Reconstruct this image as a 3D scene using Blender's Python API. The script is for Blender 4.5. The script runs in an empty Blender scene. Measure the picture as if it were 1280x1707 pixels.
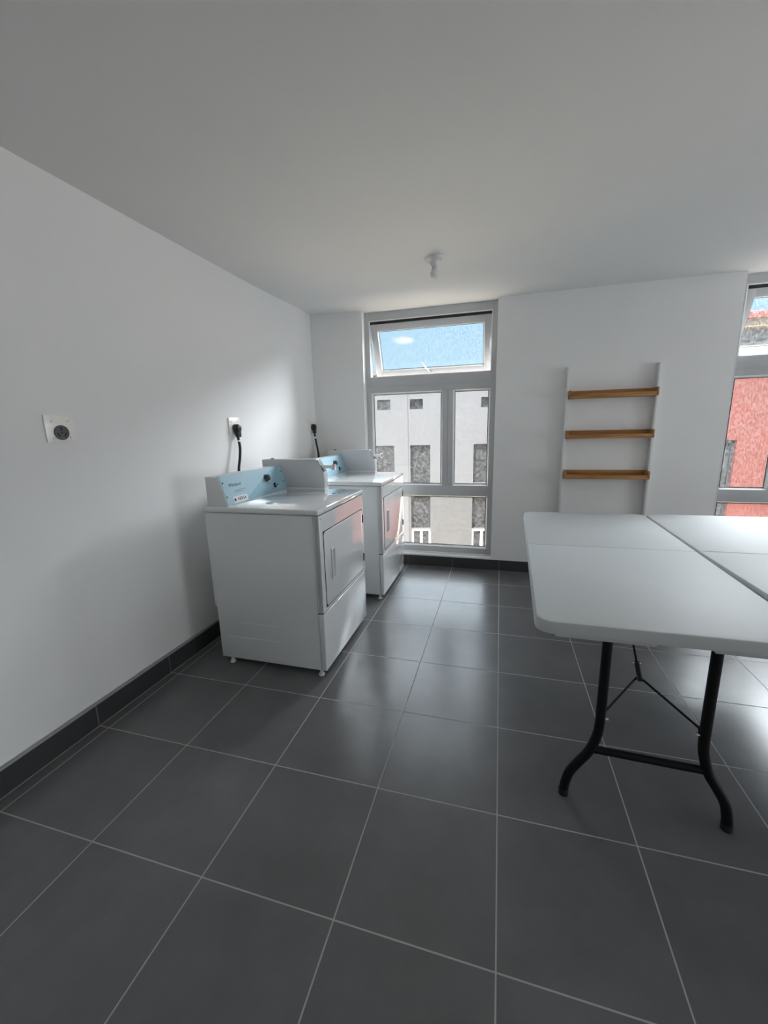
import bpy, bmesh, math, random
from mathutils import Vector, Matrix

# ------------------------------------------------------------------ reset
for coll in (bpy.data.objects, bpy.data.meshes, bpy.data.materials, bpy.data.lights,
             bpy.data.cameras, bpy.data.curves, bpy.data.worlds):
    for it in list(coll):
        coll.remove(it)
scn = bpy.context.scene
COL = scn.collection
rnd = random.Random(7)

# ------------------------------------------------------------------ camera
T = 0.45                                    # floor tile size (m)
FPX = 676.6                                 # focal length in pixels of the 1280x1707 frame
cd = bpy.data.cameras.new('camera')
cam = bpy.data.objects.new('camera', cd); COL.objects.link(cam)
cd.sensor_fit = 'VERTICAL'; cd.sensor_height = 24.0; cd.sensor_width = 18.0
cd.lens = FPX * 24.0 / 1707.0
cd.clip_start = 0.02; cd.clip_end = 400
cam.rotation_mode = 'XYZ'
cam.location = (-0.0349, -0.8226, 1.3820)
cam.rotation_euler = (1.36589, 0.02384, 0.27274)
scn.camera = cam

# ------------------------------------------------------------------ colour management
scn.view_settings.view_transform = 'Standard'
scn.view_settings.look = 'None'
scn.view_settings.exposure = 0.70
scn.view_settings.gamma = 1.0
scn.view_settings.use_curve_mapping = False

# ------------------------------------------------------------------ world sky
SKY = 0.67
HIGH = 6.0                                  # upper sky gain over the blue band, raised to light the room
w = bpy.data.worlds.new('sky'); scn.world = w; w.use_nodes = True
nt = w.node_tree; nt.nodes.clear()
def wn(t, **k):
    n = nt.nodes.new(t)
    for a, b in k.items(): setattr(n, a, b)
    return n
tc = wn('ShaderNodeTexCoord'); sep = wn('ShaderNodeSeparateXYZ'); nt.links.new(tc.outputs['Generated'], sep.inputs[0])
ramp = wn('ShaderNodeValToRGB')
cr = ramp.color_ramp
cr.elements[0].position = 0.0; cr.elements[0].color = (0.62, 0.82, 0.93, 1)
cr.elements[1].position = 1.0; cr.elements[1].color = (0.84, 0.92, 1.0, 1)
e = cr.elements.new(0.15); e.color = (0.46, 0.70, 0.87, 1)
e = cr.elements.new(0.25); e.color = (0.42, 0.66, 0.87, 1)
e = cr.elements.new(0.40); e.color = (0.84, 0.92, 1.0, 1)
# unseen upper sky brightened to light the room, far above the blue band
hs = wn('ShaderNodeMapRange'); hs.inputs['From Min'].default_value = 0.25; hs.inputs['From Max'].default_value = 0.38
hs.inputs['To Min'].default_value = 1.0; hs.inputs['To Max'].default_value = HIGH
nt.links.new(sep.outputs['Z'], hs.inputs['Value'])
nt.links.new(sep.outputs['Z'], ramp.inputs[0])
# one small fair-weather cloud and a few others round the sky
noi = wn('ShaderNodeTexNoise'); noi.inputs['Scale'].default_value = 16; noi.inputs['Detail'].default_value = 6
mp = wn('ShaderNodeMapping'); mp.inputs['Scale'].default_value = (1, 1, 2.6)
nt.links.new(tc.outputs['Generated'], mp.inputs[0]); nt.links.new(mp.outputs[0], noi.inputs[0])
sub = wn('ShaderNodeVectorMath', operation='SUBTRACT'); sub.inputs[1].default_value = (-0.2176, 0.9567, 0.1931)
nt.links.new(tc.outputs['Generated'], sub.inputs[0])
scl = wn('ShaderNodeVectorMath', operation='MULTIPLY'); scl.inputs[1].default_value = (1/0.024, 1/0.03, 1/0.0085)
nt.links.new(sub.outputs[0], scl.inputs[0])
ln = wn('ShaderNodeVectorMath', operation='LENGTH'); nt.links.new(scl.outputs[0], ln.inputs[0])
addn = wn('ShaderNodeMath', operation='MULTIPLY_ADD'); addn.inputs[1].default_value = 2.2
nt.links.new(noi.outputs[0], addn.inputs[0]); nt.links.new(ln.outputs['Value'], addn.inputs[2])
cm = wn('ShaderNodeMapRange'); cm.inputs['From Min'].default_value = 2.3; cm.inputs['From Max'].default_value = 1.5
cm.inputs['To Min'].default_value = 0; cm.inputs['To Max'].default_value = 0.9
nt.links.new(addn.outputs[0], cm.inputs['Value'])
mixc = wn('ShaderNodeMix', data_type='RGBA')
nt.links.new(cm.outputs[0], mixc.inputs['Factor']); nt.links.new(ramp.outputs[0], mixc.inputs['A'])
mixc.inputs['B'].default_value = (0.95, 0.97, 1.0, 1)
bg = wn('ShaderNodeBackground'); skm = wn('ShaderNodeMath', operation='MULTIPLY'); skm.inputs[1].default_value = SKY
nt.links.new(hs.outputs[0], skm.inputs[0]); nt.links.new(skm.outputs[0], bg.inputs['Strength'])
nt.links.new(mixc.outputs['Result'], bg.inputs['Color'])
wo = wn('ShaderNodeOutputWorld'); nt.links.new(bg.outputs[0], wo.inputs['Surface'])

# ------------------------------------------------------------------ sun and added fill lamps
SUN = 7.8
sd = bpy.data.lights.new('sun', 'SUN'); sd.energy = SUN; sd.angle = math.radians(0.6); sd.color = (1.0, 0.97, 0.93)
sun = bpy.data.objects.new('sun', sd); COL.objects.link(sun)
sun.rotation_euler = Vector((0.45, 0.75, -1.25)).to_track_quat('-Z', 'Y').to_euler()

def area(name, loc, direction, sx, sy, energy, color=(1, 1, 1)):
    d = bpy.data.lights.new(name, 'AREA'); d.shape = 'RECTANGLE'; d.size = sx; d.size_y = sy
    d.energy = energy; d.color = color
    o = bpy.data.objects.new(name, d); COL.objects.link(o)
    o.location = loc; o.rotation_euler = Vector(direction).to_track_quat('-Z', 'Z').to_euler()
    return o
# added lamp out of view above the windows, boosting light over their heads
area('window_fill', (3.7, 5.6, 4.4), (0, -1, -0.95), 7.0, 2.6, 1500, (0.92, 0.96, 1.0))
# added fill lamp at an invented opening, right of the frame
area('side_fill', (7.32, 0.3, 1.35), (-1, 0, 0), 4.2, 1.9, 108, (0.93, 0.97, 1.0))
# ------------------------------------------------------------------ materials
def new_mat(name):
    m = bpy.data.materials.new(name); m.use_nodes = True
    return m, m.node_tree, m.node_tree.nodes['Principled BSDF']
def pmat(name, col, rough=0.5, metal=0.0, noise=0.0, nscale=8.0, bump=0.0, bscale=200.0, coat=0.0, spec=None):
    m, t, b = new_mat(name)
    b.inputs['Base Color'].default_value = (*col, 1); b.inputs['Roughness'].default_value = rough
    b.inputs['Metallic'].default_value = metal
    if spec is not None: b.inputs['Specular IOR Level'].default_value = spec
    if coat: b.inputs['Coat Weight'].default_value = coat; b.inputs['Coat Roughness'].default_value = 0.02
    c = t.nodes.new('ShaderNodeTexCoord')
    if noise:
        n = t.nodes.new('ShaderNodeTexNoise'); n.inputs['Scale'].default_value = nscale; n.inputs['Detail'].default_value = 5
        t.links.new(c.outputs['Object'], n.inputs['Vector'])
        mr = t.nodes.new('ShaderNodeMapRange'); mr.inputs['From Min'].default_value = .3; mr.inputs['From Max'].default_value = .7
        mr.inputs['To Min'].default_value = 1 - noise; mr.inputs['To Max'].default_value = 1 + noise
        t.links.new(n.outputs[0], mr.inputs['Value'])
        mx = t.nodes.new('ShaderNodeVectorMath'); mx.operation = 'MULTIPLY'; mx.inputs[0].default_value = col
        t.links.new(mr.outputs[0], mx.inputs[1]); t.links.new(mx.outputs[0], b.inputs['Base Color'])
    if bump:
        n2 = t.nodes.new('ShaderNodeTexNoise'); n2.inputs['Scale'].default_value = bscale; n2.inputs['Detail'].default_value = 3
        t.links.new(c.outputs['Object'], n2.inputs['Vector'])
        bp = t.nodes.new('ShaderNodeBump'); bp.inputs['Strength'].default_value = bump; bp.inputs['Distance'].default_value = 0.002
        t.links.new(n2.outputs[0], bp.inputs['Height']); t.links.new(bp.outputs[0], b.inputs['Normal'])
    return m

M = {}
M['wall'] = pmat('white_wall_paint', (0.87, 0.86, 0.85), 0.65, noise=0.015, nscale=1.3, bump=0.12, bscale=90)
M['ceiling'] = pmat('white_ceiling_paint', (0.86, 0.855, 0.84), 0.8, noise=0.015, nscale=1.0, bump=0.12, bscale=60)
M['bevel_grout'] = pmat('grey_grout_bead', (0.34, 0.34, 0.32), 0.8)
M['alu'] = pmat('white_window_frame', (0.57, 0.58, 0.59), 0.32)
M['bead'] = pmat('white_glazing_bead', (0.92, 0.92, 0.92), 0.25)
M['gasket'] = pmat('dark_gasket', (0.02, 0.02, 0.022), 0.6)
M['enamel'] = pmat('white_enamel', (0.82, 0.835, 0.845), 0.06, coat=1.0)
M['enamel_side'] = pmat('white_enamel_side', (0.82, 0.84, 0.845), 0.30)
M['grey_paint'] = pmat('pale_grey_paint', (0.62, 0.63, 0.65), 0.4)
M['chrome'] = pmat('chrome', (0.75, 0.76, 0.77), 0.18, metal=1.0)
M['steel'] = pmat('brushed_steel', (0.95, 0.92, 0.86), 0.35, metal=0.25, noise=0.06, nscale=60)
M['black'] = pmat('black_plastic', (0.012, 0.012, 0.014), 0.45)
M['dark'] = pmat('dark_plastic', (0.03, 0.035, 0.04), 0.4)
M['socket_grey'] = pmat('grey_socket_plastic', (0.12, 0.12, 0.13), 0.4)
M['ink'] = pmat('dark_blue_ink', (0.02, 0.05, 0.09), 0.5)
M['green'] = pmat('green_button_cap', (0.03, 0.25, 0.13), 0.35)
M['sticker'] = pmat('white_sticker', (0.82, 0.83, 0.85), 0.45)
M['foot'] = pmat('white_plastic_foot', (0.70, 0.70, 0.68), 0.5)
M['black_metal'] = pmat('black_powder_coat', (0.006, 0.006, 0.007), 0.5, spec=0.25)
M['table'] = pmat('white_moulded_plastic', (0.65, 0.675, 0.685), 0.55, noise=0.02, nscale=3, spec=0.3, bump=0.25, bscale=320)
M['porcelain'] = pmat('white_porcelain', (0.74, 0.74, 0.73), 0.25)
M['bulb'] = pmat('opal_bulb_glass', (0.80, 0.76, 0.74), 0.15)
M['white_wood'] = pmat('white_lacquered_board', (0.80, 0.80, 0.79), 0.45)
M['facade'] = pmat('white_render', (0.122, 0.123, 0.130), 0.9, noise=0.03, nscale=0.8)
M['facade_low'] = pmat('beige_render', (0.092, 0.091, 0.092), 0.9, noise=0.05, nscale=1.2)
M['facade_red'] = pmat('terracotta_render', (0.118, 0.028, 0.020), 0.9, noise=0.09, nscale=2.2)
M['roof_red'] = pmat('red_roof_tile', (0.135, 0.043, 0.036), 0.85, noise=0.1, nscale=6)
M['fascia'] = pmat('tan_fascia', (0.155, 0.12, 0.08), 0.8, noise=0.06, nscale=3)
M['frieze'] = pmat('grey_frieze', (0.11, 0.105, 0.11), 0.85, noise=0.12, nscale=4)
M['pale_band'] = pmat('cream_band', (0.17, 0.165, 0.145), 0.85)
M['dark_glass'] = pmat('dark_window_glass', (0.045, 0.046, 0.048), 0.8, noise=0.75, nscale=9, spec=0.15)
M['ground'] = pmat('courtyard_paving', (0.72, 0.57, 0.40), 0.9, noise=0.06, nscale=0.6)
M['concrete'] = pmat('exterior_render', (0.6, 0.58, 0.55), 0.9)

def wood_mat():
    m, t, b = new_mat('oiled_pine')
    c = t.nodes.new('ShaderNodeTexCoord')
    mp = t.nodes.new('ShaderNodeMapping'); mp.inputs['Scale'].default_value = (1.2, 16, 16)
    t.links.new(c.outputs['Object'], mp.inputs[0])
    n = t.nodes.new('ShaderNodeTexNoise'); n.inputs['Scale'].default_value = 3.5; n.inputs['Detail'].default_value = 6
    t.links.new(mp.outputs[0], n.inputs['Vector'])
    r = t.nodes.new('ShaderNodeValToRGB')
    r.color_ramp.elements[0].position = .3; r.color_ramp.elements[0].color = (0.30, 0.125, 0.035, 1)
    r.color_ramp.elements[1].position = .7; r.color_ramp.elements[1].color = (0.52, 0.26, 0.085, 1)
    t.links.new(n.outputs[0], r.inputs[0]); t.links.new(r.outputs[0], b.inputs['Base Color'])
    b.inputs['Roughness'].default_value = 0.5
    return m
M['wood'] = wood_mat()

def tile_mat(name, base, grout, rough, half=0.0022, vertical=False, skew=0.0):
    """square tiles of side T laid from the object's origin, pale joints"""
    m, t, b = new_mat(name)
    L = t.links.new
    c = t.nodes.new('ShaderNodeTexCoord'); s = t.nodes.new('ShaderNodeSeparateXYZ'); L(c.outputs['Object'], s.inputs[0])
    def math_(op, a, bb=None):
        n = t.nodes.new('ShaderNodeMath'); n.operation = op
        for i, v in enumerate((a, bb)):
            if v is None: continue
            if hasattr(v, 'links'): L(v, n.inputs[i])
            else: n.inputs[i].default_value = v
        return n.outputs[0]
    def dist(sock):
        q = math_('DIVIDE', sock, T)
        f = math_('SUBTRACT', q, math_('ROUND', q))
        return math_('MULTIPLY', math_('ABSOLUTE', f), T)
    dx = dist(s.outputs['X']); d = dx
    if not vertical:
        d = math_('MINIMUM', dx, dist(s.outputs['Y']))
    mr = t.nodes.new('ShaderNodeMapRange'); mr.inputs['From Min'].default_value = half * 0.75; mr.inputs['From Max'].default_value = half * 1.25
    L(d, mr.inputs['Value'])
    # tile body: cloudy cement look, every tile a touch different
    ix = math_('FLOOR', math_('DIVIDE', s.outputs['X'], T)); iy = math_('FLOOR', math_('DIVIDE', s.outputs['Y'], T))
    cb = t.nodes.new('ShaderNodeCombineXYZ'); L(ix, cb.inputs[0]); L(iy, cb.inputs[1])
    wnz = t.nodes.new('ShaderNodeTexWhiteNoise'); L(cb.outputs[0], wnz.inputs['Vector'])
    off = t.nodes.new('ShaderNodeVectorMath'); off.operation = 'MULTIPLY_ADD'; off.inputs[1].default_value = (9, 9, 9)
    L(wnz.outputs['Color'], off.inputs[0]); L(c.outputs['Object'], off.inputs[2])
    n1 = t.nodes.new('ShaderNodeTexNoise'); n1.inputs['Scale'].default_value = 4.5; n1.inputs['Detail'].default_value = 7; n1.inputs['Roughness'].default_value = .6
    L(off.outputs[0], n1.inputs['Vector'])
    m1 = t.nodes.new('ShaderNodeMapRange'); m1.inputs['From Min'].default_value = .2; m1.inputs['From Max'].default_value = .8
    m1.inputs['To Min'].default_value = .84; m1.inputs['To Max'].default_value = 1.16; L(n1.outputs[0], m1.inputs['Value'])
    tint = math_('MULTIPLY_ADD', wnz.outputs['Value'], 0.08); tint.node.inputs[2].default_value = .96
    fac = math_('MULTIPLY', m1.outputs[0], tint)
    vm = t.nodes.new('ShaderNodeVectorMath'); vm.operation = 'MULTIPLY'; vm.inputs[0].default_value = base; L(fac, vm.inputs[1])
    mx = t.nodes.new('ShaderNodeMix'); mx.data_type = 'RGBA'
    L(mr.outputs[0], mx.inputs['Factor']); mx.inputs['A'].default_value = (*grout, 1); L(vm.outputs[0], mx.inputs['B'])
    L(mx.outputs['Result'], b.inputs['Base Color'])
    rr = t.nodes.new('ShaderNodeMapRange'); rr.inputs['From Min'].default_value = .3; rr.inputs['From Max'].default_value = .7
    rr.inputs['To Min'].default_value = rough; rr.inputs['To Max'].default_value = rough; L(n1.outputs[0], rr.inputs['Value'])
    rm = t.nodes.new('ShaderNodeMix'); rm.data_type = 'FLOAT'; rm.inputs['A'].default_value = .8
    L(mr.outputs[0], rm.inputs['Factor']); L(rr.outputs[0], rm.inputs['B']); L(rm.outputs['Result'], b.inputs['Roughness'])
    bp = t.nodes.new('ShaderNodeBump'); bp.inputs['Strength'].default_value = .5; bp.inputs['Distance'].default_value = .0015
    L(mr.outputs[0], bp.inputs['Height']); L(bp.outputs[0], b.inputs['Normal'])
    b.inputs['Specular IOR Level'].default_value = 0.4
    return m
M['floor'] = tile_mat('dark_floor_tiles', (0.145, 0.145, 0.148), (0.42, 0.41, 0.39), 0.26)
M['skirting'] = tile_mat('dark_skirting_tiles', (0.05, 0.05, 0.051), (0.20, 0.19, 0.18), 0.3, vertical=True)

def glass_mat(name, dust):
    m = bpy.data.materials.new(name); m.use_nodes = True
    t = m.node_tree; t.nodes.clear(); L = t.links.new
    out = t.nodes.new('ShaderNodeOutputMaterial')
    tr = t.nodes.new('ShaderNodeBsdfTransparent'); tr.inputs['Color'].default_value = (0.97, 0.985, 0.985, 1)
    gl = t.nodes.new('ShaderNodeBsdfGlossy'); gl.inputs['Roughness'].default_value = 0.01
    fr = t.nodes.new('ShaderNodeFresnel'); fr.inputs['IOR'].default_value = 1.3
    mx = t.nodes.new('ShaderNodeMixShader'); L(fr.outputs[0], mx.inputs[0]); L(tr.outputs[0], mx.inputs[1]); L(gl.outputs[0], mx.inputs[2])
    df = t.nodes.new('ShaderNodeBsdfTranslucent'); df.inputs['Color'].default_value = (0.8, 0.8, 0.8, 1)
    c = t.nodes.new('ShaderNodeTexCoord')
    mp = t.nodes.new('ShaderNodeMapping'); mp.inputs['Scale'].default_value = (90, 90, 40); L(c.outputs['Object'], mp.inputs[0])
    n = t.nodes.new('ShaderNodeTexNoise'); n.inputs['Scale'].default_value = 1; n.inputs['Detail'].default_value = 5; L(mp.outputs[0], n.inputs['Vector'])
    mr = t.nodes.new('ShaderNodeMapRange'); mr.inputs['From Min'].default_value = .4; mr.inputs['From Max'].default_value = .6
    mr.inputs['To Min'].default_value = dust * .1; mr.inputs['To Max'].default_value = dust * 1.9; L(n.outputs[0], mr.inputs['Value'])
    m2 = t.nodes.new('ShaderNodeMixShader'); L(mr.outputs[0], m2.inputs[0]); L(mx.outputs[0], m2.inputs[1]); L(df.outputs[0], m2.inputs[2])
    L(m2.outputs[0], out.inputs['Surface'])
    return m
M['glass'] = glass_mat('dusty_window_glass', 0.016)
M['glass_clean'] = glass_mat('clear_window_glass', 0.01)

def panel_mat():
    """pale blue printed control panel with a lighter curved field at its left"""
    m, t, b = new_mat('printed_blue_panel'); L = t.links.new
    c = t.nodes.new('ShaderNodeTexCoord'); s = t.nodes.new('ShaderNodeSeparateXYZ'); L(c.outputs['Object'], s.inputs[0])
    # curve: z above z0 + k*(y) -> light field
    n = t.nodes.new('ShaderNodeMath'); n.operation = 'MULTIPLY_ADD'; n.inputs[1].default_value = -0.40; n.inputs[2].default_value = -1.055
    L(s.outputs['Y'], n.inputs[0])
    a = t.nodes.new('ShaderNodeMath'); a.operation = 'ADD'; L(n.outputs[0], a.inputs[0]); L(s.outputs['Z'], a.inputs[1])
    mr = t.nodes.new('ShaderNodeMapRange'); mr.inputs['From Min'].default_value = 0; mr.inputs['From Max'].default_value = .004
    L(a.outputs[0], mr.inputs['Value'])
    mx = t.nodes.new('ShaderNodeMix'); mx.data_type = 'RGBA'; L(mr.outputs[0], mx.inputs['Factor'])
    mx.inputs['A'].default_value = (0.32, 0.50, 0.60, 1); mx.inputs['B'].default_value = (0.44, 0.63, 0.72, 1)
    L(mx.outputs['Result'], b.inputs['Base Color']); b.inputs['Roughness'].default_value = .3
    return m
M['panel'] = panel_mat()

# ------------------------------------------------------------------ mesh helpers
def box_bm(bm, x0, x1, y0, y1, z0, z1, bev=0.0, seg=2):
    r = bmesh.ops.create_cube(bm, size=1.0)
    vs = r['verts']
    for v in vs:
        v.co = Vector(((x0 + x1) / 2 + v.co.x * (x1 - x0), (y0 + y1) / 2 + v.co.y * (y1 - y0), (z0 + z1) / 2 + v.co.z * (z1 - z0)))
    if bev:
        es = list({e for v in vs for e in v.link_edges})
        bmesh.ops.bevel(bm, geom=es, offset=bev, segments=seg, affect='EDGES', profile=0.5)
def prism_bm(bm, pts, axis, a, b, bev=0.0, seg=2):
    """extrude a polygon (2D points in the two other axes) from a to b along axis"""
    def mk(p, q):
        return {'x': Vector((q, p[0], p[1])), 'y': Vector((p[0], q, p[1])), 'z': Vector((p[0], p[1], q))}[axis]
    lo = [bm.verts.new(mk(p, a)) for p in pts]; hi = [bm.verts.new(mk(p, b)) for p in pts]
    fs = [bm.faces.new(lo), bm.faces.new(list(reversed(hi)))]
    n = len(pts)
    for i in range(n):
        fs.append(bm.faces.new((lo[i], hi[i], hi[(i + 1) % n], lo[(i + 1) % n])))
    bmesh.ops.recalc_face_normals(bm, faces=fs)
    if bev:
        bmesh.ops.bevel(bm, geom=list({e for f in fs for e in f.edges}), offset=bev, segments=seg, affect='EDGES', profile=0.5)
def lathe_bm(bm, prof, center, axis='z', n=32):
    """revolve (radius, height) profile; height is along axis from center"""
    rings = []
    for r, h in prof:
        ring = []
        for k in range(n):
            a = 2 * math.pi * k / n
            u, v = r * math.cos(a), r * math.sin(a)
            p = {'z': (u, v, h), 'x': (h, u, v), 'y': (u, h, v)}[axis]
            ring.append(bm.verts.new(Vector(p) + Vector(center)))
        rings.append(ring)
    fs = []
    for i in range(len(rings) - 1):
        for k in range(n):
            fs.append(bm.faces.new((rings[i][k], rings[i][(k + 1) % n], rings[i + 1][(k + 1) % n], rings[i + 1][k])))
    fs.append(bm.faces.new(rings[0])); fs.append(bm.faces.new(list(reversed(rings[-1]))))
    bmesh.ops.recalc_face_normals(bm, faces=fs)
def tube_bm(bm, pts, r, n=14, smooth=4):
    """round tube along a Catmull-Rom smoothed polyline"""
    P = [Vector(p) for p in pts]
    if smooth > 1 and len(P) > 2:
        Q = []
        for i in range(len(P) - 1):
            p0 = P[max(i - 1, 0)]; p1 = P[i]; p2 = P[i + 1]; p3 = P[min(i + 2, len(P) - 1)]
            for k in range(smooth):
                t = k / smooth
                Q.append(0.5 * ((2 * p1) + (p2 - p0) * t + (2 * p0 - 5 * p1 + 4 * p2 - p3) * t * t + (3 * p1 - p0 - 3 * p2 + p3) * t ** 3))
        Q.append(P[-1]); P = Q
    rings = []
    up = None
    for i, p in enumerate(P):
        d = (P[min(i + 1, len(P) - 1)] - P[max(i - 1, 0)]).normalized()
        if up is None:
            up = Vector((0, 0, 1)) if abs(d.z) < .9 else Vector((0, 1, 0))
        s = d.cross(up).normalized(); up = s.cross(d).normalized()
        rings.append([bm.verts.new(p + r * (math.cos(2 * math.pi * k / n) * s + math.sin(2 * math.pi * k / n) * up)) for k in range(n)])
    fs = []
    for i in range(len(rings) - 1):
        for k in range(n):
            fs.append(bm.faces.new((rings[i][k], rings[i][(k + 1) % n], rings[i + 1][(k + 1) % n], rings[i + 1][k])))
    fs.append(bm.faces.new(rings[0])); fs.append(bm.faces.new(list(reversed(rings[-1]))))
    bmesh.ops.recalc_face_normals(bm, faces=fs)

def obj(name, bm, mat, parent=None, smooth=True, xf=None):
    if xf is not None: bm.transform(xf)
    me = bpy.data.meshes.new(name); bm.to_mesh(me); bm.free()
    if smooth:
        for p in me.polygons: p.use_smooth = True
        me.set_sharp_from_angle(angle=math.radians(35))
    me.materials.append(M[mat])
    o = bpy.data.objects.new(name, me); COL.objects.link(o)
    if parent is not None: o.parent = parent
    return o
def boxes(name, lst, mat, parent=None, bev=0.0, xf=None):
    bm = bmesh.new()
    for b in lst: box_bm(bm, *b, bev=bev)
    return obj(name, bm, mat, parent, xf=xf)
def tag(o, label=None, cat=None, group=None, kind=None):
    if label: o['label'] = label
    if cat: o['category'] = cat
    if group: o['group'] = group
    if kind: o['kind'] = kind
    return o
def thing(name, label, cat, loc=(0, 0, 0), rz=0.0, group=None, kind=None):
    o = bpy.data.objects.new(name, None); COL.objects.link(o); o.empty_display_size = .1
    o.location = loc; o.rotation_euler = (0, 0, rz)
    return tag(o, label, cat, group, kind)
def children(o): return [c for c in bpy.data.objects if c.parent == o]
def copy_tree(o, parent=None):
    c = o.copy(); COL.objects.link(c)
    if parent is not None: c.parent = parent
    for ch in children(o): copy_tree(ch, c)
    return c
def holed(bm, u0, u1, v0, v1, holes, mk):
    """rectangular wall of boxes round rectangular holes; mk(bm,u0,u1,v0,v1) adds a box"""
    us = sorted({u0, u1, *[h[0] for h in holes], *[h[1] for h in holes]})
    us = [u for u in us if u0 <= u <= u1]
    for a, b in zip(us, us[1:]):
        mid = (a + b) / 2
        cuts = sorted((max(h[2], v0), min(h[3], v1)) for h in holes if h[0] < mid < h[1] and h[2] < v1 and h[3] > v0)
        z = v0
        for c0, c1 in cuts:
            if c0 > z + 1e-6: mk(bm, a, b, z, c0)
            z = max(z, c1)
        if z < v1 - 1e-6: mk(bm, a, b, z, v1)
def text_mesh(name, body, size, mat, parent, M4, extrude=0.0004, shear=0.0):
    cu = bpy.data.curves.new(name, 'FONT'); cu.body = body; cu.size = size; cu.extrude = extrude; cu.shear = shear
    cu.align_x = 'CENTER'; cu.align_y = 'CENTER'
    tmp = bpy.data.objects.new(name + '_curve', cu); COL.objects.link(tmp)
    me = bpy.data.meshes.new_from_object(tmp.evaluated_get(bpy.context.evaluated_depsgraph_get()))
    bpy.data.objects.remove(tmp); bpy.data.curves.remove(cu)
    me.transform(M4); me.materials.clear(); me.materials.append(M[mat]); me.name = name
    o = bpy.data.objects.new(name, me); COL.objects.link(o); o.parent = parent
    return o

# ------------------------------------------------------------------ room shell
YB = 3.063; ZC = 2.447; XR = 7.2; YR = -2.5
YO = 3.31                                    # outer face of the window wall
LW = 0.0103                                  # the left wall is not quite square to the tiles
def wx(y): return -1.870 + (y - 0.45) * LW   # its face

bm = bmesh.new(); box_bm(bm, -2.1, XR + .2, YR - .2, YB + 0.02, -0.2, 0.0)
tag(obj('floor', bm, 'floor', smooth=False), 'floor of large dark grey square tiles with pale joints', 'floor', kind='structure')

bm = bmesh.new()
nx, ny = 40, 30
x0, x1, y0, y1 = -2.1, XR + .2, YR - .2, YO
g = [[None] * (ny + 1) for _ in range(nx + 1)]
for i in range(nx + 1):
    for j in range(ny + 1):
        x = x0 + (x1 - x0) * i / nx; y = y0 + (y1 - y0) * j / ny
        z = ZC + .026 * math.exp(-((x + 1.85) / .35) ** 2 - ((y - 3.06) / .6) ** 2)
        g[i][j] = bm.verts.new((x, y, z))
top = {}
for i in range(nx):
    for j in range(ny):
        bm.faces.new((g[i][j], g[i][j + 1], g[i + 1][j + 1], g[i + 1][j]))
box_bm(bm, x0, x1, y0, y1, ZC + .05, ZC + .3)
tag(obj('ceiling', bm, 'ceiling'), 'plain white painted ceiling', 'ceiling', kind='structure')

# left wall (slightly rotated box)
bm = bmesh.new()
prism_bm(bm, [(wx(YR - .2), YR - .2), (wx(YO), YO), (-2.15, YO), (-2.15, YR - .2)], 'z', -0.05, ZC + .1)
tag(obj('wall_left', bm, 'wall', smooth=False), 'white painted wall at the left carrying three outlets', 'wall', kind='structure')
bm = bmesh.new()
def wb(bm, a, b, c, d): box_bm(bm, a, b, YB, YO, c, d)
WZ = 0.122
W1 = (-1.314, -0.083); W2 = (1.682, 2.913); W3 = (4.678, 5.909)
holed(bm, -2.1, XR + .2, 0.106, ZC + .1, [(W1[0], W1[1], WZ, ZC + .1), (W2[0], W2[1], WZ, ZC + .1), (W3[0], W3[1], WZ, ZC + .1)], wb)
box_bm(bm, -2.1, XR + .2, YB + 0.012, YO, -0.1, 0.106)
tag(obj('wall_back', bm, 'wall', smooth=False), 'white wall facing the camera with two tall windows', 'wall', kind='structure')
bm = bmesh.new()
def wr(bm, a, b, c, d): box_bm(bm, XR, XR + .2, a, b, c, d)
holed(bm, YR - .2, YO, -0.05, ZC + .1, [(-1.8, 2.4, .4, 2.3)], wr)  # opening added to let the side fill lamp in
tag(obj('wall_right', bm, 'wall', smooth=False), 'white wall at the far right, outside the frame', 'wall', kind='structure')
bm = bmesh.new(); box_bm(bm, -2.1, XR + .2, YR - .2, YR, -0.05, ZC + .1)
tag(obj('wall_rear', bm, 'wall', smooth=False), 'white wall behind the camera', 'wall', kind='structure')

# skirting tiles
ang = math.atan(LW)
bm = bmesh.new(); box_bm(bm, -6 * T, 7 * T, -0.006, 0.006, 0, .108)
o = obj('baseboard_left', bm, 'skirting', smooth=False)
o.rotation_euler = (0, 0, math.pi / 2 - ang); o.location = (wx(0) + .006, 0, 0)
tag(o, 'dark grey tile skirting along the left wall', 'skirting', kind='structure')
bm = bmesh.new(); prism_bm(bm, [(-.006, .108), (.006, .108), (.005, .112), (-.004, .121), (-.006, .121)], 'x', -6 * T, 7 * T)
jt = bmesh.new(); box_bm(jt, -6 * T, 7 * T, -.011, -.006, 0, .0012)
obj('grout_joint', jt, 'bevel_grout', o, smooth=False)
b2 = obj('grout_bead', bm, 'bevel_grout', o); tag(b2, 'grey grout bead on top of the skirting')
bm = bmesh.new(); box_bm(bm, -5 * T, 12 * T, 0.006, .014, 0, .1055)
o = obj('baseboard_back', bm, 'skirting', smooth=False); o.location = (0, YB, 0)
tag(o, 'dark grey tile skirting under the window wall', 'skirting', kind='structure')

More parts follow.
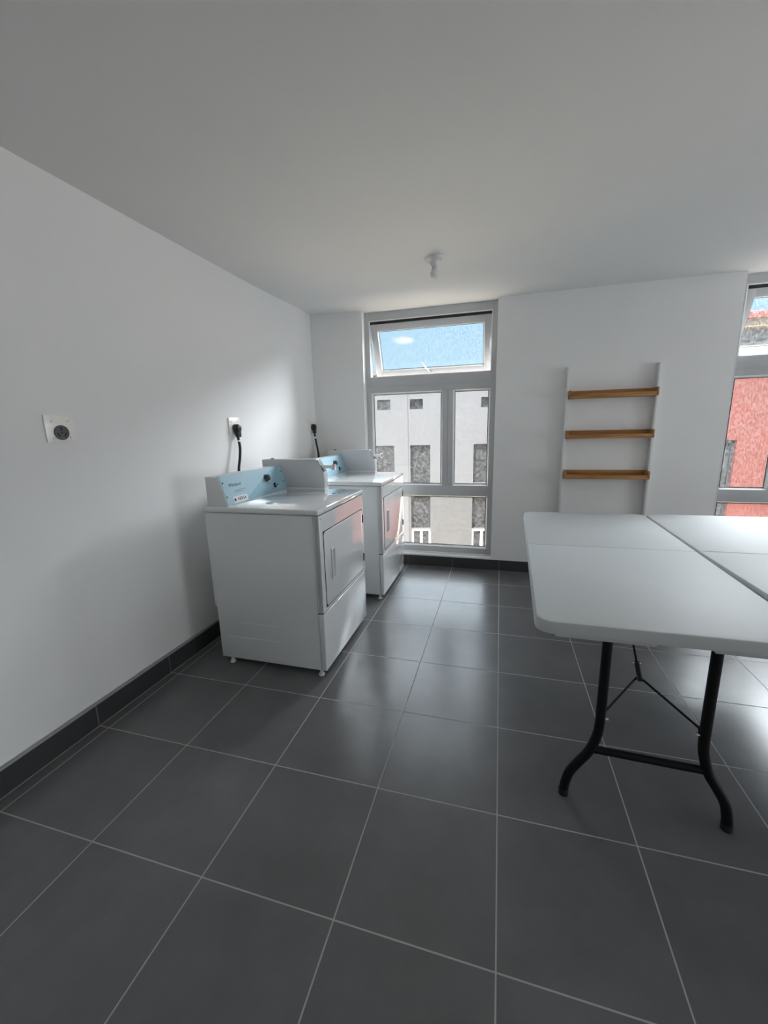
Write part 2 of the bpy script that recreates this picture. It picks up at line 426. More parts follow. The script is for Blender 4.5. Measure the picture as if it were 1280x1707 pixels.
# ------------------------------------------------------------------ windows
def wedge_bm(x0, x1, z0, z1, w, ya, yb):
    """picture-frame moulding sloping from the opening's edge at ya in to the glass at yb, mitred corners"""
    bm = bmesh.new()
    O = [(x0, z0), (x1, z0), (x1, z1), (x0, z1)]
    I = [(x0 + w, z0 + w), (x1 - w, z0 + w), (x1 - w, z1 - w), (x0 + w, z1 - w)]
    A = [bm.verts.new((x, ya, z)) for x, z in O]; B = [bm.verts.new((x, yb, z)) for x, z in O]; C = [bm.verts.new((x, yb, z)) for x, z in I]
    for i in range(4):
        j = (i + 1) % 4
        bm.faces.new((A[i], A[j], C[j], C[i])); bm.faces.new((C[i], C[j], B[j], B[i])); bm.faces.new((B[i], B[j], A[j], A[i]))
    bmesh.ops.recalc_face_normals(bm, faces=bm.faces)
    return bm
def make_window(name, xo, mirror, label):
    """window drawn for its left edge at 0, width 1.231; front face at y=0 (wall side), going out to +y"""
    Wd = W1[1] - W1[0]
    root = thing(name, label, 'window', (xo, YB + .08, 0), kind='structure')
    def X(a, b): return (Wd - b, Wd - a) if mirror else (a, b)
    D = .075
    def bx(a, b, z0, z1, y0=0.0, y1=D): 
        p, q = X(a, b); return (p, q, y0, y1, z0, z1)
    side = .047
    fr = [  # upper unit
        bx(0, side, 1.777, ZC + .03), bx(Wd - side, Wd, 1.777, ZC + .03), bx(side, Wd - side, 2.372, ZC + .03), bx(side, Wd - side, 1.777, 1.864),
        # lower unit
        bx(0, .052, WZ, 1.773), bx(Wd - .048, Wd, WZ, 1.773), bx(.052, Wd - .048, 1.713, 1.773),
        bx(.052, Wd - .048, .710, .813), bx(.052, Wd - .048, WZ, .188),
        bx(.747, .7965, .813, 1.713), bx(.7985, .848, .813, 1.713)]
    boxes('window_frame', fr, 'alu', root, bev=.0025)
    # rebate lips of the upper opening (thin bright line) and sill nose
    lip = [bx(side - .004, side + .004, 1.862, 2.374, -.004, .01), bx(Wd - side - .004, Wd - side + .004, 1.862, 2.374, -.004, .01), bx(side, Wd - side, 2.368, 2.376, -.004, .01)]
    boxes('frame_lip', lip, 'bead', root)
    boxes('window_sill', [bx(0, Wd, WZ, WZ + .012, -.02, 0.0)], 'bead', root, bev=.002)
    boxes('joint_cap', [bx(0, Wd, 1.770, 1.780, -.003, .004)], 'alu', root, bev=.001)
    # fixed panes: bead, gasket, glass
    for (a, b, z0, z1) in ((.052, .747, .813, 1.713), (.848, Wd - .048, .813, 1.713), (.052, Wd - .048, .188, .710)):
        t_ = .015
        ring = lambda o, w, y0, y1: [bx(a + o, a + o + w, z0 + o, z1 - o, y0, y1), bx(b - o - w, b - o, z0 + o, z1 - o, y0, y1),
                                     bx(a + o + w, b - o - w, z1 - o - w, z1 - o, y0, y1), bx(a + o + w, b - o - w, z0 + o, z0 + o + w, y0, y1)]
        p, q = X(a, b)
        bd = obj('glazing_bead', wedge_bm(p, q, z0, z1, t_, .001, .035), 'bead', root, smooth=False)
        boxes('gasket', ring(t_, .0035, .03, .036), 'gasket', bd)
        boxes('glass_pane', [bx(a + .012, b - .012, z0 + .012, z1 - .012, .036, .042)], 'glass', root)
    # top-hung vent, tilted out at the bottom
    piv = Matrix.Translation((0, .012, 2.344)) @ Matrix.Rotation(math.radians(21.5), 4, 'X')
    H = .488; sx0, sx1 = .053, Wd - .053; sw = .062
    def sb(a, b, z0, z1, y0, y1):
        p, q = X(a, b); return (p, q, y0, y1, z0, z1)
    s = boxes('vent_sash', [sb(sx0, sx0 + sw, -H, 0, 0, .045), sb(sx1 - sw, sx1, -H, 0, 0, .045), sb(sx0 + sw, sx1 - sw, -sw, 0, 0, .045), sb(sx0 + sw, sx1 - sw, -H, -H + .048, 0, .045)], 'alu', root, bev=.003, xf=piv)
    a, b, z0, z1 = sx0 + sw, sx1 - sw, -H + .048, -sw
    def ring2(o, w, y0, y1): return [sb(a + o, a + o + w, z0 + o, z1 - o, y0, y1), sb(b - o - w, b - o, z0 + o, z1 - o, y0, y1), sb(a + o + w, b - o - w, z1 - o - w, z1 - o, y0, y1), sb(a + o + w, b - o - w, z0 + o, z0 + o + w, y0, y1)]
    p, q = X(a, b)
    bd = obj('sash_bead', wedge_bm(p, q, z0, z1, .010, .001, .028), 'bead', s, smooth=False, xf=piv)
    boxes('sash_gasket', ring2(.009, .003, .024, .028), 'gasket', s, xf=piv)
    boxes('sash_pane', [sb(a + .004, b - .004, z0 + .004, z1 - .004, .028, .034)], 'glass_clean', s, xf=piv)
    # dark strip put into the gap above the sash for its shade
    boxes('gap_shade', [bx(side, Wd - side, 2.345, 2.371, .012, .06)], 'gasket', root)
    # stay handle on the bottom rail, friction stays at the sides
    bm = bmesh.new(); hx = .60
    p, q = X(hx - .022, hx + .022); box_bm(bm, p, q, -.012, 0, -H + .006, -H + .026, bev=.003)
    c = (p + q) / 2
    tube_bm(bm, [(c, -.008, -H + .02), (c - .03, -.03, -H + .065), (c - .07, -.045, -H + .125)], .006, n=10)
    obj('stay_handle', bm, 'grey_paint', s, xf=piv)
    bm = bmesh.new()
    for xx in (side + .002, Wd - side - .005):
        p, q = X(xx, xx + .003)
        prism_bm(bm, [(.03, 2.18), (.04, 2.18), (.14, 2.02), (.13, 2.01)], 'x', p, q)
    obj('friction_stay', bm, 'chrome', root)
    return root
make_window('window_1', W1[0], False, 'tall white framed window behind the dryers with its top vent tilted open')
make_window('window_2', W2[0], True, 'tall white framed window at the right edge looking onto a red building')
make_window('window_3', W3[0], False, 'tall white framed window farther along the back wall, outside the frame')

# ------------------------------------------------------------------ clothes dryers
def make_dryer():
    root = thing('clothes_dryer', 'white coin-operated dryer nearest the camera, its whole side panel in view', 'dryer', (-1.28, 1.436, 0), group='white coin-operated dryers')
    hx, hy = .348, .364
    bm = bmesh.new()
    box_bm(bm, -.345, .312, -.360, .360, .036, .9355, bev=.004)
    box_bm(bm, -.362, -.340, -.358, .358, .362, .925, bev=.006)
    # pressed ribs of the sheet-metal side, barely raised
    for z, a, b in ((.855, -.25, .12), (.80, -.20, .02), (.27, -.20, .05), (.175, -.28, .17)):
        box_bm(bm, a, b, -.3608, -.359, z, z + .006)
    obj('cabinet', bm, 'enamel_side', root)
    bm = bmesh.new(); box_bm(bm, -.352, .350, -.370, .370, .9385, .969, bev=.008, seg=3)
    obj('lid', bm, 'enamel', root)
    bm = bmesh.new()
    holed(bm, -.362, .362, .389, .935, [(-.318, .332, .405, .842)], lambda B, a, b, c, d: box_bm(B, .314, .347, a, b, c, d))
    bmesh.ops.remove_doubles(bm, verts=bm.verts, dist=1e-5)
    # one face list with inner faces removed so the panel is a single frame
    inner = [f for f in bm.faces if not f.is_valid]
    fp = obj('front_panel', bm, 'enamel', root)
    bm = bmesh.new(); box_bm(bm, .3135, .3475, -.362, -.340, .389, .935, bev=.006, seg=3)
    obj('panel_edge', bm, 'enamel', fp)
    for y in (-.345, .350):
        bm = bmesh.new(); lathe_bm(bm, [(.005, .3475), (.005, .350), (.003, .3512)], (0, y, .918), 'x', 12)
        obj('panel_screw', bm, 'chrome', fp)
    # door with rounded corners
    def rrect(y0, y1, z0, z1, r, n=6):
        P = []
        for (cy, cz, a0) in ((y1 - r, z1 - r, 0), (y0 + r, z1 - r, 90), (y0 + r, z0 + r, 180), (y1 - r, z0 + r, 270)):
            for k in range(n + 1):
                a = math.radians(a0 + 90 * k / n); P.append((cy + r * math.cos(a), cz + r * math.sin(a)))
        return P
    bm = bmesh.new(); prism_bm(bm, rrect(-.314, .328, .409, .838, .025), 'x', .320, .3505)
    es = [e for e in bm.edges if all(v.co.x > .349 for v in e.verts)]
    bmesh.ops.bevel(bm, geom=es, offset=.006, segments=3, affect='EDGES', profile=.5)
    dr = obj('door', bm, 'enamel', root)
    bm = bmesh.new(); prism_bm(bm, rrect(-.317, .331, .406, .841, .027), 'x', .318, .3485)
    obj('door_gap', bm, 'dark', root)
    bm = bmesh.new()
    holed(bm, -.232, -.184, .545, .722, [(-.224, -.192, .553, .714)], lambda B, a, b, c, d: box_bm(B, .349, .3585, a, b, c, d))
    hd = obj('handle', bm, 'enamel', dr)
    bm = bmesh.new(); box_bm(bm, .3495, .3512, -.225, -.191, .552, .715)
    obj('handle_recess', bm, 'grey_paint', hd)
    for z in (.742, .467):
        bm = bmesh.new(); box_bm(bm, .345, .354, .330, .339, z, z + .054, bev=.002)
        obj('hinge', bm, 'dark', dr)
    bm = bmesh.new(); box_bm(bm, .3135, .3475, -.362, .362, .036, .381, bev=.007, seg=3)
    obj('lower_panel', bm, 'enamel', root)
    bm = bmesh.new(); box_bm(bm, .300, .342, -.357, .357, .378, .392)
    obj('panel_gap', bm, 'dark', root)
    for (x, y) in ((.305, -.345), (.305, .345), (-.285, -.345), (-.285, .345)):
        bm = bmesh.new(); lathe_bm(bm, [(.018, 0), (.019, .006), (.010, .016), (.0095, .04)], (x, y, 0), 'z', 20)
        obj('leg', bm, 'foot', root)
    # control console along the back of the lid
    pf = [(-.328, .968), (-.328, 1.136), (-.243, 1.136), (-.196, .968)]
    bm = bmesh.new(); prism_bm(bm, pf, 'y', -.362, .302, bev=.002)
    con = obj('console', bm, 'enamel_side', root)
    d = Vector((-.196 + .243, 0, .968 - 1.136)).normalized(); nrm = Vector((-d.z, 0, d.x)); nrm = nrm if nrm.x > 0 else -nrm
    def onp(y, v, lift=0.0):     # v = 0 top .. 1 bottom of the slope
        p = Vector((-.243, y, 1.136)).lerp(Vector((-.196, y, .968)), v); return p + nrm * lift
    bm = bmesh.new()
    a, b_, c, e_ = onp(-.357, .0, 0.0005), onp(.302, .0, .0005), onp(.302, .97, .0005), onp(-.357, .97, .0005)
    q = [a, b_, c, e_]; lo = [bm.verts.new(p - nrm * .001) for p in q]; hi = [bm.verts.new(p + nrm * .0025) for p in q]
    bm.faces.new(hi); bm.faces.new(lo[::-1])
    for i in range(4): bm.faces.new((lo[i], lo[(i + 1) % 4], hi[(i + 1) % 4], hi[i]))
    box_bm(bm, -.262, -.2425, -.357, .302, 1.1355, 1.138)
    bmesh.ops.recalc_face_normals(bm, faces=bm.faces)
    cp = obj('control_panel', bm, 'panel', con, smooth=False)
    R3 = Matrix((Vector((0, 1, 0)), -d, nrm)).transposed().to_4x4()   # local x along +y, local y up the slope, z out
    def plate(u, v, lift): 
        p = onp(-.357 + .659 * u, v, lift); return Matrix.Translation(p) @ R3
    text_mesh('logo', 'Whirlpool', .028, 'ink', cp, plate(.165, .34, .0032), shear=.25)
    # lines of print too small to read in the photo: fine rules only
    bm = bmesh.new(); box_bm(bm, -.058, .058, .004, .0058, 0, .0005); box_bm(bm, -.058, .030, -.006, -.0042, 0, .0005)
    obj('small_print', bm, 'ink', cp, smooth=False, xf=plate(.22, .56, .003))
    bm = bmesh.new(); box_bm(bm, -.068, .068, -.019, .019, 0, .0008); 
    st = obj('sticker', bm, 'sticker', cp, xf=plate(.19, .83, .003))
    text_mesh('sticker_text', 'NEKSA', .026, 'black', st, plate(.21, .83, .0042))
    bm = bmesh.new(); lathe_bm(bm, [(.009, 0), (.009, .0006)], (-.052, 0, 0), 'z', 6)
    obj('sticker_mark', bm, 'black', st, xf=plate(.19, .83, .0039))
    bm = bmesh.new(); lathe_bm(bm, [(.027, 0), (.027, .004), (.022, .007), (.019, .022), (.017, .024)], (0, 0, 0), 'z', 8)
    box_bm(bm, -.004, .004, -.018, .018, .02, .028, bev=.001)
    obj('knob', bm, 'dark', cp, xf=plate(.675, .36, .002))
    bm = bmesh.new(); lathe_bm(bm, [(.0165, 0), (.0165, .006), (.012, .007)], (0, 0, 0), 'z', 20)
    bt = obj('start_button', bm, 'black', cp, xf=plate(.79, .70, .002))
    bm = bmesh.new(); lathe_bm(bm, [(.0095, .006), (.0095, .011), (.008, .012)], (0, 0, 0), 'z', 20)
    obj('button_cap', bm, 'green', bt, xf=plate(.79, .70, .002))
    bm = bmesh.new(); box_bm(bm, -.010, .010, -.003, .003, 0, .0005); obj('button_mark', bm, 'ink', cp, smooth=False, xf=plate(.845, .70, .003))
    bm = bmesh.new(); box_bm(bm, -.008, .008, -.002, .002, 0, .0005); obj('dial_mark', bm, 'ink', cp, smooth=False, xf=plate(.695, .58, .003))
    bm = bmesh.new(); lathe_bm(bm, [(.0045, 0), (.0045, .001)], (0, 0, 0), 'z', 12)
    obj('indicator_mark', bm, 'ink', cp, xf=plate(.745, .80, .003))
    for (u, v) in ((.018, .22), (.018, .68), (.975, .22), (.975, .62)):
        bm = bmesh.new(); lathe_bm(bm, [(.0052, 0), (.0052, .002), (.003, .0035)], (0, 0, 0), 'z', 12)
        obj('screw', bm, 'dark', cp, xf=plate(u, v, .002))
    # coin meter box at the far end of the console
    pf = [(-.378, .985), (-.378, 1.180), (.040, 1.182), (.093, 1.086), (.093, .985)]
    bm = bmesh.new(); prism_bm(bm, pf, 'y', .302, .366, bev=.0015)
    cb = obj('coin_box', bm, 'grey_paint', root)
    bm = bmesh.new(); box_bm(bm, -.37, .096, .300, .368, .968, .985, bev=.003)
    obj('coin_box_base', bm, 'enamel', cb)
    bm = bmesh.new(); box_bm(bm, -.32, -.30, .32, .34, 1.18, 1.187, bev=.002)
    obj('top_screw', bm, 'dark', cb)
    bm = bmesh.new()
    dd = Vector((.093 - .040, 0, 1.086 - 1.182)).normalized(); nn = Vector((-dd.z, 0, dd.x)); nn = nn if nn.x > 0 else -nn
    pts = [Vector((.040, 0, 1.182)) + dd * .006, Vector((.040, 0, 1.182)) + dd * .100]
    pl = [(p.x, p.z) for p in (pts[0], pts[1], pts[1] + nn * .003, pts[0] + nn * .003)]
    prism_bm(bm, pl, 'y', .308, .361)
    obj('meter_plate', bm, 'dark', cb)
    bm = bmesh.new(); box_bm(bm, .050, .150, .313, .349, 1.118, 1.138, bev=.003)
    sl = obj('coin_slide', bm, 'steel', cb)
    bm = bmesh.new(); box_bm(bm, .148, .166, .308, .354, 1.108, 1.146, bev=.004)
    obj('slide_handle', bm, 'chrome', sl)
    bm = bmesh.new(); box_bm(bm, .0925, .0945, .310, .358, 1.0, 1.08, bev=.0008)
    obj('coin_door', bm, 'grey_paint', cb)
    return root
dry = make_dryer()
d2 = copy_tree(dry); d2.location = (-1.28 + .030, 1.436 + 1.098, 0)
d2['label'] = 'white coin-operated dryer standing farther back, beside the tall window'

# ------------------------------------------------------------------ wall outlets
def make_outlet(y, z, label):
    root = thing('wall_outlet', label, 'outlet', (wx(y), y, z), -ang, 'steel power outlets on the left wall')
    bm = bmesh.new(); box_bm(bm, 0, .009, -.0605, .0605, -.0575, .0575, bev=.0015)
    obj('cover_plate', bm, 'steel', root)
    zs = -.018
    bm = bmesh.new(); lathe_bm(bm, [(.0315, .005), (.0315, .013), (.0285, .015), (.0285, .0125)], (0, 0, zs), 'x', 36)
    so = obj('socket', bm, 'socket_grey', root)
    bm = bmesh.new()
    box_bm(bm, .012, .0132, -.0035, .0035, zs + .007, zs + .023)
    lathe_bm(bm, [(.004, .012), (.004, .0132)], (0, 0, zs - .001), 'x', 12)
    for s in (-1, 1):
        b = bmesh.new(); box_bm(b, .012, .0132, -.003, .003, -.009, .009)
        b.transform(Matrix.Translation((0, s * .014, zs - .009)) @ Matrix.Rotation(math.radians(-28 * s), 4, 'X'))
        me = bpy.data.meshes.new('tmp'); b.to_mesh(me); b.free(); bm.from_mesh(me); bpy.data.meshes.remove(me)
    obj('slots', bm, 'black', so)
    for (yy, zz) in ((-.034, .030), (.034, .030), (-.033, zs - .022), (.035, zs - .022)):
        bm = bmesh.new(); lathe_bm(bm, [(.0035, .005), (.0035, .0105), (.002, .0115)], (0, yy, zz), 'x', 12)
        obj('plate_screw', bm, 'grey_paint' if zz > 0 else 'chrome', root)
    return root
make_outlet(.524, 1.412, 'bare steel outlet with an empty round socket, nothing plugged in')
make_outlet(1.729, 1.418, 'steel outlet with a black plug above the nearest dryer')
make_outlet(2.962, 1.421, 'steel outlet with a black plug in the corner beside the window')

def make_cord(y, z, path, label):
    root = thing('power_cord', label, 'power cord', (wx(y), y, z), group='black dryer power cords')
    off = Vector((wx(y), y, z)); zs = -.018
    bm = bmesh.new(); lathe_bm(bm, [(.030, .011), (.031, .020), (.031, .034), (.024, .046), (.012, .050)], (0, 0, zs), 'x', 24)
    box_bm(bm, .016, .046, -.019, .019, zs - .060, zs - .01, bev=.006)
    obj('plug', bm, 'black', root)
    bm = bmesh.new(); P = [Vector(p) - off for p in path]
    P[0] = Vector((.031, P[0].y, zs - .055))
    tube_bm(bm, P, .0095, n=14, smooth=6); cb = obj('cable', bm, 'black', root)
    bm = bmesh.new(); a, b = P[0].lerp(P[1], .35), P[0].lerp(P[1], .5); tube_bm(bm, [a, b], .0103, n=14); obj('cable_band', bm, 'steel', cb)
make_cord(1.729, 1.418, [(0, 1.722, 1.35), (-1.812, 1.715, 1.27), (-1.806, 1.692, 1.19), (-1.80, 1.660, 1.11), (-1.78, 1.62, .95), (-1.72, 1.55, .55), (-1.655, 1.50, .45)],
          'thick black cord dropping behind the nearest dryer')
make_cord(2.962, 1.421, [(0, 2.958, 1.36), (-1.80, 2.962, 1.24), (-1.79, 2.975, 1.12), (-1.78, 2.93, .95), (-1.72, 2.75, .55), (-1.625, 2.6, .45)],
          'black cord dropping behind the farther dryer beside the corner')

# ------------------------------------------------------------------ ceiling lamp
root = thing('ceiling_lamp', 'white porcelain lampholder with a small bare round bulb', 'lamp', (-.478, 2.066, ZC))
bm = bmesh.new(); lathe_bm(bm, [(.063, .004), (.063, -.008), (.060, -.013), (.046, -.019), (.030, -.026), (.026, -.040), (.024, -.046), (.0, -.046)][:-1], (0, 0, 0), 'z', 40)
hb = obj('lampholder', bm, 'porcelain', root)
for s in (-1, 1):
    bm = bmesh.new(); lathe_bm(bm, [(.0045, -.022), (.0045, -.012)], (s * .045, -.01, 0), 'z', 12); obj('screw', bm, 'grey_paint', hb)
bm = bmesh.new(); lathe_bm(bm, [(.0165, -.046), (.0165, -.050), (.018, -.056), (.020, -.072)], (0, 0, 0), 'z', 28)
obj('bulb_collar', bm, 'grey_paint', root)
bm = bmesh.new()
pr = [(.0195, -.072)]
for k in range(1, 15):
    a = math.radians(45 + (180 - 45) * k / 15); pr.append((.029 * math.sin(a), -.095 + .029 * math.cos(a)))
pr.append((.002, -.124))
lathe_bm(bm, pr, (0, 0, 0), 'z', 28); obj('bulb', bm, 'bulb', root)

# ------------------------------------------------------------------ wall shelf
root = thing('wall_shelf', 'wall shelf with three brown wooden trays between white uprights', 'shelf', (.835, YB, .56))
for x in (.492, 1.158):
    bm = bmesh.new(); box_bm(bm, x - .835, x + .018 - .835, -.055, 0, 0, 1.276, bev=.001); obj('upright', bm, 'white_wood', root)
for z in (1.580, 1.252, .914):
    zz = z - .56; xa, xb = .5105 - .835, 1.1575 - .835; dp = .115
    bm = bmesh.new(); box_bm(bm, xa, xb, -dp, -.001, zz, zz + .012, bev=.001)
    tr = obj('tray', bm, 'wood', root)
    bm = bmesh.new(); box_bm(bm, xa, xb, -.012, -.001, zz + .012, zz + .066, bev=.001); obj('back_rail', bm, 'wood', tr)
    bm = bmesh.new(); box_bm(bm, xa, xb, -dp, -dp + .010, zz + .012, zz + .034, bev=.001); obj('front_rail', bm, 'wood', tr)
    for x in (xa, xb - .012):
        bm = bmesh.new(); box_bm(bm, x, x + .012, -dp - .002, -.012, zz + .0, zz + .066, bev=.001); obj('end_board', bm, 'wood', tr)

# ------------------------------------------------------------------ folding tables
def table_half(y0, y1, hw, tilt, z0=-.042, r=.055):
    """one half of a folding top: rounded outer corners at y0, straight fold edge at y1"""
    sg = 1 if y1 > y0 else -1
    P = []; n = 8
    for k in range(n + 1):
        a = math.radians(90 * k / n); P.append((hw - r + r * math.sin(a), y0 + sg * (r - r * math.cos(a))))
    P.append((hw, y1)); P.append((-hw, y1))
    for k in range(n + 1):
        a = math.radians(90 * (n - k) / n); P.append((-hw + r - r * math.sin(a), y0 + sg * (r - r * math.cos(a))))
    bm = bmesh.new(); prism_bm(bm, P, 'z', z0, 0.0)
    fl = .006                                   # the moulded rim flares outward towards its lower edge
    for v in bm.verts:
        if v.co.z < z0 + 1e-4: v.co.x *= (hw + fl) / hw; v.co.y = y1 + (v.co.y - y1) * (abs(y1 - y0) + fl) / abs(y1 - y0)
    es = [e for e in bm.edges if all(v.co.z > -1e-4 for v in e.verts)]
    bmesh.ops.bevel(bm, geom=es, offset=.004, segments=3, affect='EDGES', profile=.5)
    es = [e for e in bm.edges if all(v.co.z < z0 + 1e-4 for v in e.verts)]
    bmesh.ops.bevel(bm, geom=es, offset=.004, segments=2, affect='EDGES', profile=.5)
    # deeper moulded pads under the ends, leaving a hand-hold gap in the middle
    for a, b in ((-hw + .05, -.03), (.105, hw - .05)):
        ya, yb = sorted((y0 + sg * .004, y0 + sg * .05))
        prism_bm(bm, [(a, z0 + .002), (b, z0 + .002), (b - .012, z0 - .011), (a + .012, z0 - .011)], 'y', ya, yb)
    return bm
def make_table(loc, rz, label, slope, zt, lift=0.0, hw=.392):
    root = thing('folding_table', label, 'table', (*loc, 0), rz, 'white folding tables')
    L0, L1, F = -.915, .915, .025
    sh = Matrix.Identity(4); sh[2][0] = slope
    top = Matrix.Translation((0, 0, zt)) @ sh
    nb = Matrix.Translation((0, F, 0)) @ Matrix.Rotation(-lift, 4, 'X') @ Matrix.Translation((0, -F, 0))
    obj('tabletop', table_half(L0, F - .0012, hw, 0), 'table', root, xf=top @ nb)
    obj('tabletop', table_half(L1, F + .0012, hw, 0), 'table', root, xf=top)
    zu = zt - .04
    for s in (-1, 1):
        yl = s * .832
        for q in (-1, 1):
            zt_q = zu + slope * q * .16
            bm = bmesh.new()
            tube_bm(bm, [(q * .157, yl, zt_q), (q * .157, yl, .52), (q * .157, yl, .38), (q * .158, yl, .32), (q * .164, yl, .270), (q * .184, yl, .205), (q * .216, yl, .150), (q * .243, yl, .100), (q * .256, yl, .045), (q * .259, yl, .0)], .0165, n=16, smooth=5)
            lg = obj('leg', bm, 'black_metal', root)
            bm = bmesh.new(); lathe_bm(bm, [(.0182, 0), (.0182, .022), (.0170, .026)], (q * .259, yl, 0), 'z', 18)
            obj('foot_cap', bm, 'black', lg)
        bm = bmesh.new(); tube_bm(bm, [(-.180, yl, .215), (.180, yl, .215)], .0135, n=14); obj('crossbar', bm, 'black_metal', root)
        hub = Vector((0, s * (.832 - .172), .435))
        bm = bmesh.new()
        for q in (-1, 1):
            tube_bm(bm, [(q * .143, yl + -s * .0, .345), (q * .143, yl - s * .012, .365), hub + Vector((q * .008, 0, -.012))], .0042, n=8, smooth=1)
        tube_bm(bm, [hub, (0, s * (.832 - .60), zu + .01)], .0042, n=8)
        br = obj('brace', bm, 'black_metal', root)
        dirv = (Vector((0, s * (.832 - .60), zu)) - hub).normalized()
        bm = bmesh.new(); tube_bm(bm, [hub - dirv * .02, hub + dirv * .055], .0095, n=10); obj('brace_collar', bm, 'black', br)
        for q in (-1, 1):
            bm = bmesh.new(); lathe_bm(bm, [(.006, -.018), (.006, .018)], (q * .150, yl, .348), 'x', 10); obj('rivet', bm, 'chrome', br)
        bm = bmesh.new(); tube_bm(bm, [hub + dirv * .05 + Vector((-.014, 0, 0)), hub + dirv * .05 + Vector((.014, 0, 0))], .004, n=8)
        obj('rivet', bm, 'chrome', br)
    for y in (.055, -.56):
        bm = bmesh.new(); box_bm(bm, -hw - .0035, -hw + .002, y, y + .022, -.034, -.022, bev=.001); obj('latch', bm, 'black', root, xf=top)
    return root
RZ = math.radians(-1.72)
make_table((.526, 1.43), RZ, 'white folding table at left of the pair, its black curved legs in view', .013, .741)
make_table((.526 + .797, 1.43 - .020), RZ, 'white folding table at the right, pushed against the other and cut off by the frame', .013, .753, lift=.022)

# ------------------------------------------------------------------ outside: courtyard and buildings
bm = bmesh.new(); box_bm(bm, -60, 60, 3.4, 90, -5.0, -4.7)
tag(obj('ground', bm, 'ground', smooth=False), 'pale sunlit courtyard paving below the windows', 'ground', kind='structure')
bm = bmesh.new(); box_bm(bm, -8, 12, YO - .26, YO - .005, -4.7, -.2)
tag(obj('trim_1', bm, 'concrete', smooth=False), 'outer wall of the building below the room', 'wall', kind='structure')

fa = math.atan(.18)
root = thing('apartment_building', 'white apartment block with small square openings, seen through the window behind the dryers', 'building', (-4.4, 15.0, -4.7), fa)
G = 4.7
small = [(-.30, .21, 2.06, 2.44), (.97, 1.48, 2.06, 2.44), (3.70, 4.22, 2.06, 2.44), (-1.9, -1.4, 2.06, 2.44)]
tall = [(-.47, .33, -.86, .67), (.97, 1.76, -.86, .67), (3.45, 4.24, -.86, .67), (-2.1, -1.3, -.86, .67)]
low = [(-.47, .33, -2.72, -1.39), (.98, 1.76, -2.72, -1.39), (3.44, 4.24, -2.72, -1.39), (-2.1, -1.3, -2.72, -1.39)]
doors = [(1.00, 1.78, -4.7, -2.74), (3.45, 4.25, -4.7, -2.74), (-.45, .33, -4.7, -2.74)]
holes = [(a, b, c + G, d + G) for a, b, c, d in small + tall + low + doors]
SPL = .885                                        # the left wing stands a little proud of the right one
TH = .30
def seg(bm_y0):
    return lambda B, a, b, c, d: box_bm(B, a, b, bm_y0, TH, c, d)
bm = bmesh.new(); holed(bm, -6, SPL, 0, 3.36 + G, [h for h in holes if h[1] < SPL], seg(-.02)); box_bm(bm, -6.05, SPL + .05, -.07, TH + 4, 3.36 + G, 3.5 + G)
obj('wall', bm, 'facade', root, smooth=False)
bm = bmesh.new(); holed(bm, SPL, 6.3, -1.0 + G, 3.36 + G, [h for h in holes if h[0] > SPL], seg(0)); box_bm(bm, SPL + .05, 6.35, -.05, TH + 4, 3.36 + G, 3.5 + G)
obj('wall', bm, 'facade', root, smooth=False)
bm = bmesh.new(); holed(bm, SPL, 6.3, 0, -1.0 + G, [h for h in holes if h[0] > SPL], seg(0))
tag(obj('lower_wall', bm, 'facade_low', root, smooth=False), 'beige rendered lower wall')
for i, (a, b, c, d) in enumerate(small + tall + low):
    y = .02 if b < SPL else .14
    bm = bmesh.new(); box_bm(bm, a - .01, b + .01, y, y + .04, c + G - .01, d + G + .01)
    wd = obj('window', bm, 'dark_glass', root, smooth=False)
for a, b, c, d in doors:
    c, d = c + G, d + G; y = .02 if b < SPL else .10; m = (a + b) / 2
    bm = bmesh.new()
    for q in ((a, a + .08, c, d), (b - .08, b, c, d), (a, b, d - .12, d), (m - .05, m + .05, c, d)): box_bm(bm, q[0], q[1], y, y + .06, q[2], q[3])
    df = obj('door', bm, 'bead', root, smooth=False)
    for q in ((a + .08, m - .05), (m + .05, b - .08)):
        bm = bmesh.new(); box_bm(bm, q[0], q[1], y + .02, y + .04, c, d - .12); obj('door_pane', bm, 'dark_glass', df, smooth=False)

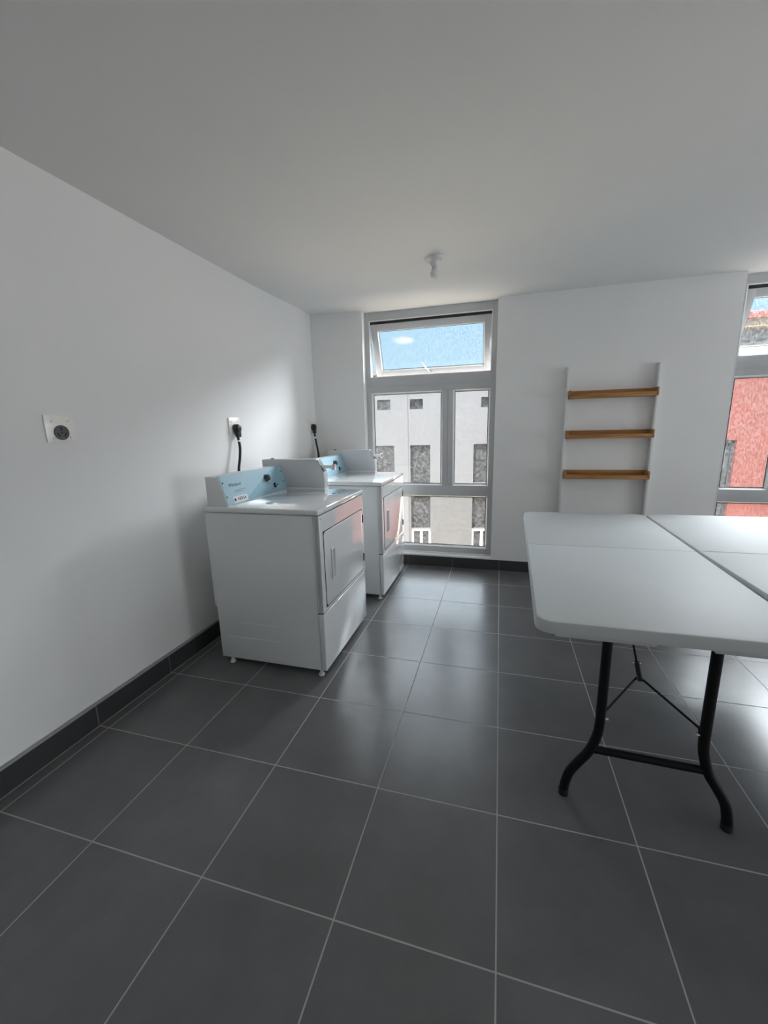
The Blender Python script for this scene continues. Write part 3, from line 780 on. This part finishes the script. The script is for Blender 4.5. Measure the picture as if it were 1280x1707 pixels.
root = thing('red_building', 'terracotta red rendered building with a tiled eave, seen through the window at the right edge', 'building', (5.0, 10.0, -4.7))
XL = 2.0 - 5.0
holes = [(-.78, 0.0, -1.25 + G, .93 + G), (4.2, 5.0, -1.25 + G, .93 + G), (-.78, 0, -3.9 + G, -1.9 + G), (-2.4, -1.7, -3.9 + G, -1.9 + G)]
bm = bmesh.new(); holed(bm, XL, 9, 0, 2.72 + G, holes, lambda B, a, b, c, d: box_bm(B, a, b, 0, .3, c, d))
box_bm(bm, XL, XL + .3, .3, 4, 0, 2.72 + G)
obj('wall', bm, 'facade_red', root, smooth=False)
for a, b, c, d in holes:
    bm = bmesh.new(); box_bm(bm, a - .01, b + .01, .14, .18, c - .01, d + .01); wd = obj('window', bm, 'dark_glass', root, smooth=False)
    bm = bmesh.new()
    for q in ((a, a + .05, c, d), (b - .05, b, c, d), (a, b, d - .05, d), (a, b, c, c + .05)): box_bm(bm, q[0], q[1], .10, .14, q[2], q[3])
    obj('window_frame', bm, 'dark', wd, smooth=False)
def band(name, z0, z1, y0, mat):
    bm = bmesh.new(); box_bm(bm, XL - .05, 9.05, y0, .32, z0 + G, z1 + G); return obj(name, bm, mat, root, smooth=False)
band('cream_band', 2.72, 2.90, -.02, 'pale_band'); band('frieze', 2.90, 3.22, -.01, 'frieze'); band('fascia', 3.22, 3.38, -.22, 'fascia')
bm = bmesh.new()
prism_bm(bm, [(-.30, 3.38 + G), (-.30, 3.47 + G), (1.2, 3.80 + G), (2.7, 3.38 + G)], 'x', XL - .2, 9.2)
n_t = 60
for k in range(n_t):
    x = XL - .1 + (9.2 - XL) * k / n_t
    tube_bm(bm, [(x, -.31, 3.46 + G), (x, .9, 3.72 + G)], .04, n=8)
obj('tiled_roof', bm, 'roof_red', root)
bm = bmesh.new(); tube_bm(bm, [(-.6, -.04, 3.02 + G), (.1, -.05, 2.98 + G), (.5, -.06, 3.10 + G), (1.6, -.04, 3.2 + G)], .015, n=8, smooth=6)
obj('cable', bm, 'dark', root)
